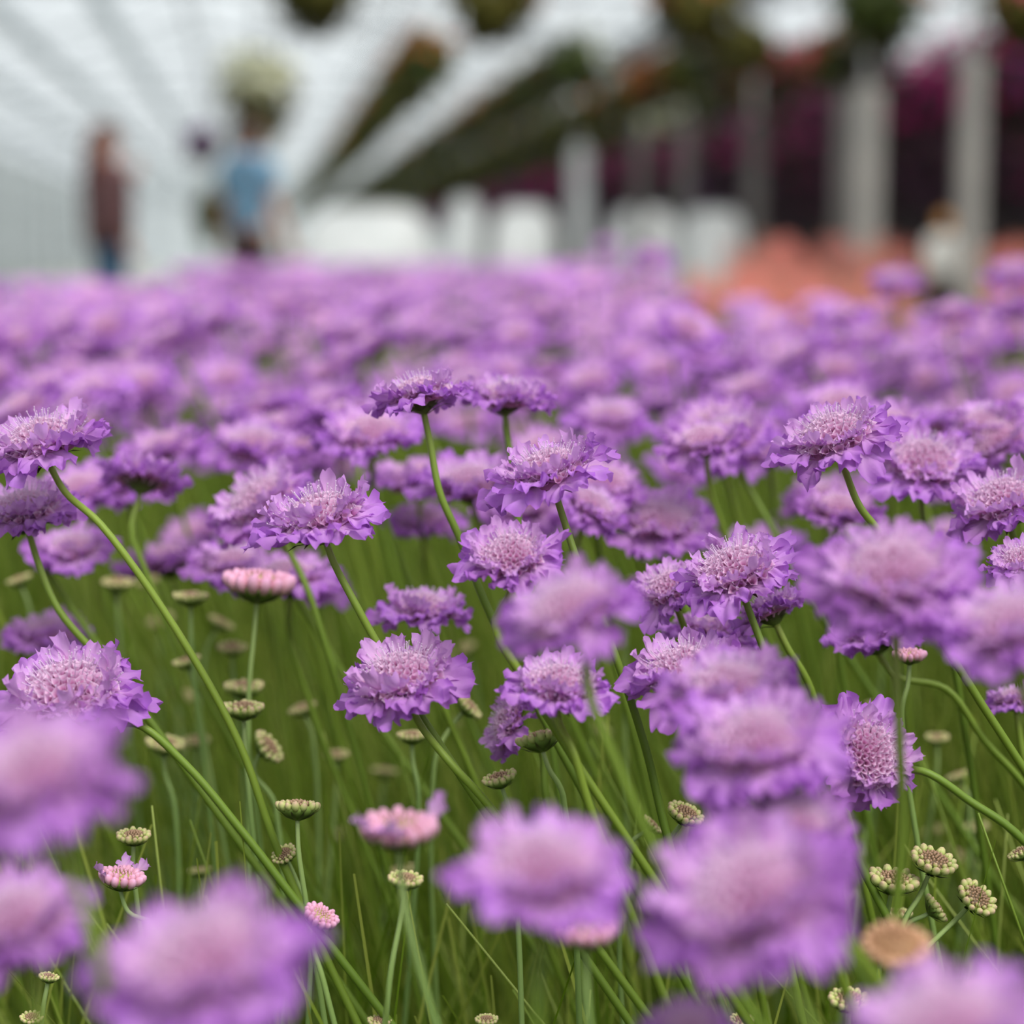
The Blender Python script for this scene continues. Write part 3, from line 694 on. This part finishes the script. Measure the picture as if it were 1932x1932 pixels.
# flowers one can follow in the photograph: x, y, width px, distance, openness, lean, stem pixels, label
FL = [
 (1035, 888, 262, .82, .26, -17, [(1046, 935), (1090, 1060), (1140, 1180), (1215, 1400), (1265, 1600)], 'sharp lilac scabious in the middle, side on, white stamens bristling on top'),
 (600, 975, 285, .82, .22, -17, [(612, 1030), (660, 1120), (715, 1220), (800, 1360)], 'sharp lilac scabious left of the middle, tilted with its left rim low'),
 (792, 742, 212, .86, .06, -12, [(797, 785), (803, 840), (830, 930), (865, 1010), (930, 1170)], 'highest sharp lilac scabious, dark underside showing on a curved stem'),
 (955, 748, 190, .93, .14, 2, [(960, 800), (964, 860), (980, 1000)], 'soft lilac scabious touching the highest sharp flower on its right'),
 (962, 1048, 218, .79, .58, -8, [(905, 1130), (935, 1180), (1000, 1300)], 'lilac scabious showing its pink centre just below the middle flower'),
 (757, 1278, 285, .80, .48, -17, [(787, 1340), (850, 1440), (930, 1530)], 'sharp lilac scabious with broad ragged petals over the open grass'),
 (800, 1150, 205, .92, .22, 2, [(806, 1195), (812, 1240), (840, 1340)], 'soft flat scabious behind the ragged sharp flower'),
 (1075, 1150, 300, .62, .46, -22, [(1072, 1215), (1112, 1310), (1180, 1480), (1250, 1630)], 'blurred near scabious in the middle with drooping left petals'),
 (1052, 1292, 232, .77, .46, 4, [(1070, 1345), (1082, 1420), (1112, 1520)], 'sharp pale lilac scabious crossed by a blurred green stem'),
 (958, 1365, 165, .87, .25, -72, [(1000, 1400), (1030, 1500)], 'nodding scabious hanging on its side behind the green bud'),
 (1385, 1075, 258, .82, .5, -20, [(1412, 1165), (1445, 1235), (1500, 1380)], 'sharp scabious with bristling pink dome and ruffled right petals, right of the middle'),
 (1262, 1108, 180, .86, .45, -22, [(1290, 1200), (1330, 1300)], 'partly hidden scabious tucked behind left of the bristling pink dome'),
 (1340, 1192, 200, .90, .02, 6, [(1345, 1240), (1360, 1330)], 'scabious seen from its dark underside below the bristling pink dome'),
 (1452, 1150, 170, .86, -.05, -24, [(1485, 1225), (1530, 1300)], 'side on scabious with pale bracts below right of the bristling pink dome'),
 (1572, 822, 262, .83, .36, -18, [(1592, 890), (1622, 955), (1668, 1015), (1760, 1180)], 'sharp domed scabious high on the right'),
 (1742, 872, 250, .92, .5, 6, [(1745, 960), (1770, 1080)], 'soft scabious with rosy dome right of the sharp high one'),
 (1862, 800, 185, 1.0, .4, 0, [(1872, 860), (1878, 920)], 'blurred scabious with pink dome near the right edge, highest there'),
 (1895, 945, 255, .86, .42, -12, [(1918, 1010), (1960, 1120)], 'sharp scabious cut by the right edge, upper of the two'),
 (1682, 1082, 345, .65, .62, -4, [(1688, 1200), (1698, 1400), (1703, 1560), (1690, 1720)], 'large blurred near scabious on the right with a straight vertical stem'),
 (1928, 1060, 165, .82, .5, -8, [(1940, 1130), (1980, 1240)], 'small sharp pale scabious cut by the right edge'),
 (1905, 1180, 320, .62, .45, -6, [(1930, 1260), (1990, 1420)], 'blurred near scabious cut by the right edge below the pale one'),
 (1650, 1195, 210, .90, .15, -10, [(1725, 1190), (1785, 1300), (1860, 1400), (1932, 1480)], 'scabious hidden under the large blurred right flower'),
 (1290, 1265, 270, .80, .48, -10, [(1330, 1340), (1390, 1460)], 'scabious with a bristly pale dome left of the blurred stacked flowers'),
 (1375, 1300, 310, .68, .42, -8, [(1400, 1380), (1460, 1520)], 'soft near scabious between the bristly pale dome and the big blurred one'),
 (1428, 1400, 345, .63, .56, -8, [(1450, 1500), (1520, 1640), (1620, 1800)], 'big blurred scabious with a wide pink dome right of the centre bottom'),
 (1640, 1422, 240, .80, .78, 62, [(1740, 1455), (1830, 1512), (1935, 1590)], 'scabious facing left with scalloped petals behind the vertical stem'),
 (1915, 1318, 130, .90, .2, -6, [(1900, 1370), (1935, 1450)], 'small lilac scabious at the right edge above open grass'),
 (1415, 1690, 455, .53, .66, -22, [(1480, 1850), (1560, 2000)], 'huge blurred near scabious low right of the centre'),
 (1500, 1555, 270, .62, .4, 12, [(1530, 1640), (1600, 1800)], 'blurred violet scabious wedged above the huge low one'),
 (1020, 1642, 385, .535, .56, -2, [(1005, 1790), (1015, 1930)], 'large blurred near scabious in the bottom middle'),
 (385, 1815, 470, .48, .58, -20, [(440, 1950), (480, 2050)], 'huge blurred near scabious at the bottom left'),
 (70, 1460, 390, .48, .56, -18, [(130, 1620), (180, 1780)], 'huge blurred scabious at the left edge, upper one'),
 (30, 1735, 330, .56, .55, -14, [(60, 1850), (90, 1990)], 'blurred scabious at the left edge, lower one with pink centre'),
 (125, 1305, 325, .80, .52, -14, [(255, 1365), (350, 1442), (450, 1560), (520, 1650)], 'sharp scabious at the left edge with frilly upright petals'),
 (78, 832, 275, .84, .26, -18, [(100, 862), (190, 990), (330, 1185), (450, 1400), (530, 1620)], 'sharp scabious at the upper left on a long slanting stem'),
 (45, 962, 240, .87, .28, -12, [(28, 1040), (110, 1150), (190, 1245), (290, 1370)], 'scabious cut by the left edge under the upper left flower'),
 (135, 1035, 180, 1.02, .3, -10, [(70, 1045), (130, 1140), (200, 1240)], 'blurred scabious just right of the left edge pair'),
 (490, 945, 245, .95, .34, -32, [(540, 1040), (590, 1140)], 'dark violet scabious half behind the tilted left flower'),
 (440, 1065, 190, 1.02, .3, 0, [(500, 1060), (580, 1160), (640, 1260)], 'blurred rosy scabious above the pink budding head'),
 (1115, 955, 170, .95, .35, 30, [(1100, 1040), (1130, 1140)], 'blurred tasselled scabious behind the middle flower'),
 (1245, 985, 240, 1.0, .42, 4, [(1260, 1060), (1300, 1160)], 'blurred broad scabious right of the middle flower'),
 (1375, 825, 215, 1.05, .4, -18, [(1392, 885), (1450, 985), (1500, 1080)], 'blurred scabious left of the high domed one'),
 (885, 910, 215, 1.0, .3, -8, [(915, 965), (930, 1040)], 'blurred scabious left behind the middle flower'),
 (800, 985, 170, 1.1, .3, 0, None, 'blurred scabious beside the curved stem of the highest flower'),
 (480, 840, 200, 1.1, .35, 0, None, 'blurred pale scabious above the dark violet one'),
 (640, 800, 170, 1.2, .3, 0, None, 'blurred scabious left of the highest sharp flower stem'),
 (90, 1195, 190, 1.05, .2, -4, None, 'blurred scabious above the frilly left flower'),
 (240, 915, 180, 1.1, .3, -8, None, 'blurred scabious right of the upper left flower'),
 (600, 1105, 150, 1.1, .3, 5, None, 'blurred scabious right of the pink budding head'),
 (1560, 940, 180, 1.15, .35, 0, None, 'blurred scabious under the sharp high domed flower'),
 (1150, 790, 170, 1.2, .35, 0, None, 'blurred scabious above right of the middle flower'),
 (1690, 530, 110, 2.0, .3, 0, None, 'blurred lone scabious rising in front of the coral bed'),
 (352, 510, 62, 3.4, .3, 0, None, 'far lone scabious rising between the two standing people'),
 (1232, 482, 86, 2.5, .3, 0, None, 'far scabious rising in front of the white covers'),
 (1146, 462, 52, 4.0, .3, 0, None, 'far scabious poking up beside the pale grey post'),
 (1915, 515, 120, 1.9, .3, 0, None, 'blurred scabious at the right edge beside the child'),
 (466, 532, 66, 3.2, .3, 0, None, 'far scabious rising in front of the man in blue'),
 (1790, 1945, 470, .47, .5, -10, [(1830, 2000), (1880, 2100)], 'huge blurred scabious cut by the bottom edge at the right'),
 (1300, 1945, 210, .55, .5, 0, [(1310, 2000), (1330, 2080)], 'blurred scabious top peeking over the bottom edge'),
]
HERO_XY = []
for i, (x, y, w, d, op, ln, path, lab) in enumerate(FL):
    p = at(x, y, d); sc = w * d / F / .0500
    n = view_normal(p, op, ln)
    near = abs(1 / d - 1 / .82) < .5
    scabious(p, n, sc, lab, 'scabious flowers that stand out', path, d, i * 7 + 3, bracts=d < 1.05, droop=.08 if op > .3 else .02, stem_r=.00135)
    HERO_XY.append((x, y, d))

# ------------------------------------------------------------------ the crowd of flowers behind
def whole_head(seed):
    r = random.Random(seed); cor = MB()
    for k in range(10):
        a = 2 * PI * (k + r.uniform(-.25, .25)) / 10
        cor.add(r.choice(BIG_MB), Matrix.Rotation(a, 4, 'Z') @ Matrix.Translation((.0088, 0, -.0012)) @ Matrix.Rotation(r.gauss(.05, .2), 4, 'Y') @ Matrix.Rotation(r.gauss(0, .25), 4, 'X') @ Matrix.Scale(r.uniform(.85, 1.1), 4))
    for k in range(11):
        a = 2 * PI * (k + r.uniform(-.25, .25)) / 11
        cor.add(r.choice(MID_MB), Matrix.Rotation(a, 4, 'Z') @ Matrix.Translation((.0105, 0, .0008)) @ Matrix.Rotation(r.gauss(-.36, .18), 4, 'Y') @ Matrix.Scale(r.uniform(.9, 1.15), 4))
    return cor.mesh('petal_ring', M_petal)
RINGS = [whole_head(i * 31 + 5) for i in range(6)]

def in_field(px, d):
    if px < 380: return d < 6.0
    if px < 1000: return d < 14
    if px < 1330: return d < 14 - (px - 1000) / 330 * 10.5
    return d < 3.1
# positions on a jittered grid, densest first
cand = []
d = 1.0
while d < 14:
    sp = .066 if d < 2.0 else .082 if d < 3 else (.10 if d < 6 else .125)
    half = .245 * d + .35
    xx = -half + random.random() * sp
    while xx < half:
        X = xx + random.uniform(-.4, .4) * sp; Y = d + random.uniform(-.4, .4) * sp
        px = 966 + F * X / Y
        if in_field(px, Y) or (abs(px - 966) > 1000 and Y < 3.0):
            cand.append((X, Y, px))
        xx += sp
    d += sp
def field_drop(Y, px=0):
    q = min(.17 if Y < 2 else .22, max(.03 if Y > 2.2 else .045 if Y > 1.45 else .085, random.gauss(.105 if Y < 2 else .115, .034 if Y < 2 else .042)))
    return max(q, (98 if px > 1330 else 62 if px < 380 else 20) / F * Y * random.uniform(.9, 1.25))
vis = sorted([c for c in cand if -120 < c[2] < 2050], key=lambda c: c[1])
indiv = vis[:245]
side = []
for k in range(56):                                   # the bed goes on beyond both edges of the frame
    Y = random.uniform(.62, 1.02); sg = 1 if k % 2 else -1
    side.append((sg * (.245 * Y + .07 + random.uniform(0, .42)), Y, 9999 * sg))
indiv = indiv + side; rest = vis[245:] + [c for c in cand if not (-120 < c[2] < 2050)]
for i, (X, Y, px) in enumerate(indiv):
    p = Vector((X, Y, CAM.z - field_drop(Y, px)))
    n = Vector((random.gauss(-.22, .2), random.gauss(-.22, .25), 1)).normalized()
    lab = 'blurred lilac scabious in the crowd right behind the sharp flowers' if Y < 1.5 else ('blurred lilac scabious in the crowded middle of the field' if Y < 1.95 else 'small blurred lilac scabious further back in the field')
    if abs(px) == 9999: lab = 'lilac scabious standing just beyond the %s edge of the photo' % ('right' if px > 0 else 'left'); p.z = CAM.z - random.uniform(.06, .24)
    sc = random.uniform(.88, 1.14)
    pts = stem_path(p - n * .009 * sc, n); base = pts[-1].copy()
    t = thing('scabious_flower', base, lab, 'flower', 'scabious beyond the frame edges' if abs(px) == 9999 else 'crowd of blurred scabious behind the sharp flowers' if Y < 1.5 else ('scabious in the middle of the field' if Y < 1.95 else 'scabious further back in the field'))
    sm = catmull(pts, 4); ns = len(sm)
    m = MB(); m.tube([q - base for q in sm], [.0013 + .0005 * k / ns for k in range(ns)], 5, [1 - k / (ns - 1) for k in range(ns)]); m.build('stem', M_stem, t)
    H = Matrix.Translation(p - base) @ frame_to(n, random.uniform(0, 6)) @ Matrix.Scale(sc, 4)
    link('petal_ring', RINGS[i % 6], t, H); link('receptacle', CALYX, t, H); tag(link('pincushion', DISC[i % 3], t, H), kind='stuff')

# all the flowers further off: one mass nobody could count
def low_head():
    m = MB(); r = random.Random(3)
    for k in range(9):
        a = 2 * PI * k / 9; z0 = r.uniform(-.003, .003); z1 = r.uniform(-.004, .004)
        ca, sa = math.cos(a), math.sin(a); w0, w1 = .004, .0098
        P = [(.008, -w0, 0), (.008, w0, 0), (.019, -w1, z0), (.019, w1, -z0), (.0275, -w1 * .75, z1), (.0275, w1 * .75, z1 + .002)]
        m.grid([Vector((x * ca - y * sa, x * sa + y * ca, z)) for x, y, z in P], [.2, .2, .65, .65, 1, 1], 3, 2)
    for k in range(8):
        a = 2 * PI * (k + .5) / 8; ca, sa = math.cos(a), math.sin(a)
        P = [(.009, -.003, .001), (.009, .003, .001), (.017, -.006, .006), (.017, .006, .004)]
        m.grid([Vector((x * ca - y * sa, x * sa + y * ca, z)) for x, y, z in P], [.1, .1, .55, .55], 2, 2)
    m.lathe([(.0005, .0085), (.007, .0065), (.012, .001), (.009, -.004), (.002, -.009)], 8, [.0, .06, .1, .3, .3])
    return m
def low_stem():
    m = MB(); m.tube([(0, 0, -.009), (.004, 0, -.06), (.03, 0, -.25), (.10, 0, -.62)], .0019, 4, cap=False); return m
LH = low_head(); LS = low_stem()
hv = np.array([tuple(v) for v in LH.v]); hf = np.array(LH.f); ht = np.array(LH.t); sv = np.array([tuple(v) for v in LS.v]); sf = np.array(LS.f); st = np.array(LS.t)
HV = []; HF = []; HT = []; SV = []; SF = []; ST = []
for i, (X, Y, px) in enumerate(rest):
    p = np.array((X, Y, CAM.z - field_drop(Y, px)))
    n = Vector((random.gauss(-.2, .2), random.gauss(-.22, .25), 1)).normalized()
    R = np.array(frame_to(n, random.uniform(0, 6)).to_3x3()) * random.uniform(.9, 1.2)
    HV.append(hv @ R.T + p); HF.append(hf + i * len(hv)); HT.append(np.clip(ht + random.uniform(-.12, .12), 0, 1))
    a = random.gauss(0, .6); Rz = np.array(((math.cos(a), -math.sin(a), 0), (math.sin(a), math.cos(a), 0), (0, 0, 1)))
    s2 = sv @ Rz.T; s2[:, 2] *= p[2] / .62 * .99
    SV.append(s2 + p); SF.append(sf + i * len(sv)); ST.append(st)
o = link('scabious_field', raw_mesh('scabious_field', np.vstack(HV), np.vstack(HF), np.hstack(HT), M_petal))
tag(o, 'sea of blurred lilac scabious heads filling the far field', 'flowers', kind='stuff')
o = link('scabious_stems', raw_mesh('scabious_stems', np.vstack(SV), np.vstack(SF), np.hstack(ST), M_stem))
tag(o, 'green stems under the far scabious heads', 'stems', kind='stuff')

# ------------------------------------------------------------------ buds
def knob_mesh(m_, sx, sy, sz):
    m = MB(); m.ball((0, 0, 0), (sx, sy, sz), 6, 8); return m.mesh('floret_bud', m_)
KNOB = knob_mesh(M_knob, .0015, .0015, .0022); TKNOB = knob_mesh(M_tanbead, .0016, .0016, .0022); PKNOB = knob_mesh(M_pinkknob, .0019, .0015, .0028)
def bead_mesh(m_, seed, R_=.0062, h_=.0022):
    m = MB(); r = random.Random(seed); n = 70
    m.lathe([(.0, h_ - .0006), (R_ * .6, h_ * .7), (R_, -.0004)][::-1], 14, [.0, .0, .0])
    for i in range(n):
        rr = R_ * math.sqrt((i + .5) / n); a = i * 2.39996
        m.ball((rr * math.cos(a), rr * math.sin(a), h_ * (1 - (rr / R_) ** 2)), (.00058, .00058, .00085 * r.uniform(.8, 1.2)), 4, 5)
    return m.mesh('bud_centre', m_)
BEAD = bead_mesh(M_bead, 1); TBEAD = bead_mesh(M_tanbead, 2, .0076, .0046); PBEAD = bead_mesh(M_pinkknob, 3, .0068, .003)
_m = MB(); _m.lathe([(.0011, -.0052), (.002, -.0048), (.005, -.0030), (.0072, -.0010), (.0066, .0004)], 14, [1, 1, .7, .2, 0]); CUP = _m.mesh('cup', M_budcup)
_m = MB(); _m.grid([Vector(p) for p in ((.0012, -.0006, -.0052), (.0012, .0006, -.0052), (.005, -.0008, -.0038), (.005, .0008, -.0038), (.0086, -.0001, -.0016), (.0086, .0001, -.0016))], [0, 0, .4, .4, .75, .75], 3, 2)
BBRACT = _m.mesh('bract', M_calyx)

def bud(x, y, w, d, op, ln, path, label, kind='green', seed=0, group='scabious buds among the stems'):
    p = at(x, y, d); n = view_normal(p, op, ln); r = random.Random(seed)
    pts = stem_path(p - n * (.005 * w * d / F / .017), n, path, d, random.uniform(-.05, .08), .012)
    base = pts[-1].copy(); sc = w * d / F / .017
    t = thing('scabious_bud', base, label, 'flower bud', group)
    sm = catmull(pts, 6); ns = len(sm)
    m = MB(); m.tube([q - base for q in sm], [.00085 * (1 + .7 * k / ns) for k in range(ns)], 6, [1 - k / (ns - 1) for k in range(ns)]); m.build('stem', M_pale_stem, t)
    H = Matrix.Translation(p - base) @ frame_to(n, r.uniform(0, 6)) @ Matrix.Scale(sc, 4)
    cu = link('cup', CUP, t, H)
    tag(link('bud_centre', {'green': BEAD, 'tan': TBEAD, 'pink': PBEAD}[kind], t, H), kind='stuff')
    K_ = {'green': KNOB, 'pink': PKNOB, 'tan': TKNOB}[kind]
    for k in range(14):
        a = 2 * PI * (k + r.uniform(-.12, .12)) / 14
        link('floret_bud', K_, t, H @ Matrix.Rotation(a, 4, 'Z') @ Matrix.Translation((.0070, 0, r.uniform(-.0003, .0003))) @ Matrix.Rotation(.75 + r.uniform(-.12, .12), 4, 'Y') @ Matrix.Scale(r.uniform(.88, 1.15), 4))
    if kind != 'tan':
        for k in range(11):
            a = 2 * PI * (k + .5 + r.uniform(-.12, .12)) / 11
            link('floret_bud', K_, t, H @ Matrix.Rotation(a, 4, 'Z') @ Matrix.Translation((.0055, 0, .0013)) @ Matrix.Rotation(.4, 4, 'Y') @ Matrix.Scale((.72 if kind == 'pink' else .55) * r.uniform(.9, 1.1), 4))
    for k in range(10):
        link('bract', BBRACT, cu, Matrix.Rotation(2 * PI * k / 10 + r.uniform(-.1, .1), 4, 'Z'))
    return t, H
BUDS = [
 (562, 1522, 85, .82, .04, 2, [(563, 1550), (562, 1620), (580, 1720)], 'green knobbly bud seen side on, upright on a pale stem left of centre', 'green'),
 (536, 1612, 50, .84, .6, -30, [(556, 1645), (582, 1730)], 'small bud just below the upright knobbly one', 'green'),
 (252, 1577, 64, .84, .34, 0, [(258, 1602), (258, 1680)], 'flat green bud at the lower left above the opening pink head', 'green'),
 (460, 1336, 78, .88, .2, 0, [(462, 1360), (468, 1480), (480, 1600)], 'flat bud with tan top on the lower of two stacked stems', 'green'),
 (460, 1296, 74, .96, .2, 0, [(464, 1330), (470, 1420)], 'blurred flat bud right behind the lower stacked one', 'green'),
 (506, 1409, 72, .93, .35, 55, [(500, 1440), (520, 1520)], 'blurred bud leaning right below the stacked pair', 'green'),
 (1018, 1393, 88, .80, -.08, -14, [(1032, 1425), (1062, 1500)], 'green bud seen from below under the nodding flower', 'green'),
 (942, 1468, 67, .80, .25, -16, [(960, 1493), (988, 1560)], 'small green bud with dark top left of the one seen from below', 'green'),
 (1294, 1535, 72, .84, .42, 26, [(1286, 1567), (1262, 1615)], 'tan green bud between the blurred flowers in the lower middle', 'green'),
 (1762, 1624, 90, .82, .46, 20, [(1742, 1650), (1722, 1668), (1700, 1760)], 'tan topped bud at the lower right, highest of three', 'green'),
 (1686, 1660, 94, .82, .38, 10, [(1670, 1692), (1655, 1745)], 'tan topped bud crossed by the vertical stem', 'green'),
 (1843, 1694, 82, .82, .56, 42, [(1818, 1712), (1755, 1782), (1700, 1840)], 'tan topped bud tilted to the right at the lower right', 'green'),
 (1766, 1714, 60, .83, -.05, 55, [(1745, 1730), (1712, 1752)], 'green bud turned sideways between the tan topped ones', 'green'),
 (1692, 1724, 58, .86, .2, 0, [(1692, 1750), (1690, 1800)], 'small green bud under the one crossed by the vertical stem', 'green'),
 (1230, 1556, 46, .86, .1, 45, None, 'small bud peeking between the two blurred lower flowers', 'green'),
 (765, 1659, 67, .78, .38, 6, [(756, 1688), (745, 1750), (735, 1850)], 'tan green bud below the pink opening head', 'green'),
 (360, 1126, 66, .98, .12, 0, [(360, 1155), (362, 1225)], 'blurred green bud left of the pink budding head', 'green'),
 (438, 1222, 56, 1.05, .3, 0, [(440, 1250), (446, 1320)], 'blurred pinkish bud under the pink budding head', 'green'),
 (312, 1404, 74, .98, .3, 6, [(316, 1435), (330, 1520)], 'blurred tan bud at the left beside the slanting stems', 'green'),
 (372, 1398, 48, 1.1, .3, 0, None, 'tiny blurred bud between the two slanting stems', 'green'),
 (92, 1843, 40, .82, .3, 10, [(96, 1870), (130, 1932)], 'small green bud low at the left between blurred flowers', 'green'),
 (60, 1920, 44, .82, .5, 0, None, 'small bud at the bottom left corner', 'green'),
 (777, 1388, 56, .92, .2, 0, [(780, 1420), (790, 1500)], 'blurred bud under the ragged sharp flower', 'green'),
 (885, 1333, 60, .92, .2, 48, [(870, 1350), (820, 1440)], 'tan bud leaning right beside the ragged sharp flower', 'green'),
 (635, 1424, 46, 1.05, .3, 0, None, 'tiny tan bud in the open grass left of the ragged flower', 'green'),
 (1400, 1924, 46, .8, .5, 0, None, 'small bud at the bottom edge right of the middle', 'green'),
 (716, 1926, 46, .8, .4, 0, None, 'small bud at the bottom edge left of the middle', 'green'),
 (918, 1924, 44, .8, .4, 0, None, 'small bud at the bottom edge in the middle', 'green'),
 (1602, 1886, 78, .78, .5, 4, None, 'pale pinkish bud at the bottom edge right of the huge flower', 'green'),
 (1768, 1392, 44, 1.05, .3, 0, None, 'tiny blurred tan bud right of the scalloped flower', 'green'),
 (222, 1100, 60, 1.1, .2, 0, None, 'blurred pinkish bud among stems at the left', 'green'),
 (1925, 1608, 52, .84, .2, -30, None, 'small green bud cut by the right edge', 'green'),
 (1655, 1330, 44, 1.05, .2, 0, None, 'tiny blurred bud behind the scalloped flower', 'green'),
 (1690, 1785, 128, .60, .62, 6, [(1700, 1860), (1720, 1950)], 'blurred tan seed head at the lower right', 'tan'),
 (605, 1729, 66, .80, .5, 30, [(600, 1765), (610, 1850)], 'pale lilac bud at the rim of the huge bottom left flower', 'pink'),
 (752, 1564, 138, .66, .34, 0, [(756, 1625), (772, 1750), (822, 1932)], 'blurred pink half open head in the grass', 'pink'),
 (487, 1100, 128, .93, .12, 4, [(474, 1155), (470, 1300), (470, 1500)], 'pink budding head on a pale upright stem at the left', 'pink'),
 (230, 1656, 84, .82, .3, 8, [(262, 1690), (310, 1760)], 'small pink head opening its first violet petals at the lower left', 'pink'),
 (1105, 1756, 118, .64, .4, 0, [(1100, 1820), (1110, 1920)], 'blurred pink head under the large bottom middle flower', 'pink'),
 (1716, 1236, 60, .86, .2, 0, [(1712, 1265), (1700, 1350)], 'small rosy bud under the large blurred right flower', 'pink'),
 (1845, 1880, 120, .62, .4, 0, None, 'blurred pink head behind the huge bottom right flower', 'pink'),
]
rb = random.Random(9)
for i in range(34):
    dd = rb.uniform(.98, 1.5)
    BUDS.append((rb.uniform(20, 1910), rb.uniform(1060, 1470) if i % 3 else rb.uniform(1400, 1800), rb.uniform(.010, .0155) * F / dd, dd, rb.uniform(.05, .4), rb.uniform(-25, 35), None, 'tiny blurred tan bud deep among the green stems', 'green'))
for i, (x, y, w, d, op, ln, path, lab, kd) in enumerate(BUDS):
    t, H = bud(x, y, w, d, op, ln, path, lab, kd, i * 5 + 1, **({'group': 'tiny blurred buds deep among the stems'} if lab.startswith('tiny blurred tan bud deep') else {}))
    if 'opening its first' in lab or 'half open' in lab:
        for k, a in enumerate((3.6, 4.3, .2)):
            link('petal', MID[k], t, H @ Matrix.Rotation(a, 4, 'Z') @ Matrix.Translation((.0075, 0, .001)) @ Matrix.Rotation(-.5, 4, 'Y') @ Matrix.Scale(.72, 4))

# ------------------------------------------------------------------ leaf blades and thin stalks in the bed
def blades(name, label, n, dmin, dmax, zlo, zhi, wlo, whi, seed, lean=.12):
    r = np.random.default_rng(seed); V = []; Fq = []; T = []; k = 5
    for i in range(n):
        u = r.random(); d = dmin + (dmax - dmin) * u ** 1.3
        half = .245 * d + .3; x = r.uniform(-half, half); hgt = r.uniform(zlo, zhi); w = r.uniform(wlo, whi)
        lx = r.normal(-lean * .6, lean); ly = r.normal(0, lean * .6); a = r.uniform(-.9, .9)
        ca, sa = math.cos(a) * w / 2, math.sin(a) * w / 2; b = len(V); bow = r.normal(0, .03)
        sh = r.uniform(-.4, .25)
        for j in range(k):
            f = j / (k - 1); ww = 1 - .75 * f ** 2
            cx = x + lx * f + bow * math.sin(PI * f); cy = d + ly * f; z = hgt * (f - .05 * f * f * abs(lx) / .1)
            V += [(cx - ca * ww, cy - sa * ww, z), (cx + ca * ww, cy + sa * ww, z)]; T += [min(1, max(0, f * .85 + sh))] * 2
            if j: q = b + 2 * j; Fq.append((q - 2, q - 1, q + 1, q))
    o = link(name, raw_mesh(name, V, Fq, T, M_blade))
    tag(o, label, 'leaves', kind='stuff')
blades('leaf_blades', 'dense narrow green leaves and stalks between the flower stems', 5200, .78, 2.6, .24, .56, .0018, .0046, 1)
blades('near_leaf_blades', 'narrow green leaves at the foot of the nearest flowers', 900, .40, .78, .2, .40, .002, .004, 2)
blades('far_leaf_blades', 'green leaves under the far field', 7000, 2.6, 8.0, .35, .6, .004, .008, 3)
m = MB(); r = random.Random(5)
for i in range(520):
    dd = r.uniform(.80, 2.0); half = .245 * dd + .2; x = r.uniform(-half, half); lx = r.gauss(.12, .12); h = r.uniform(.40, .54)
    P = [Vector((x + lx, dd + r.uniform(-.05, .05), 0)), Vector((x + lx * .55, dd, h * .5)), Vector((x, dd + r.uniform(-.04, .04), h))]
    sh = r.uniform(-.5, .3); sm = catmull(P, 4)
    m.tube(sm, [.0016 - .0013 * k / len(sm) for k in range(len(sm))], 5, [min(1, max(0, k / len(sm) + sh)) for k in range(len(sm))])
tag(m.build('thin_stalks', M_stem, None), 'bare green stalks standing thick between the flowers', 'stalks', kind='stuff')
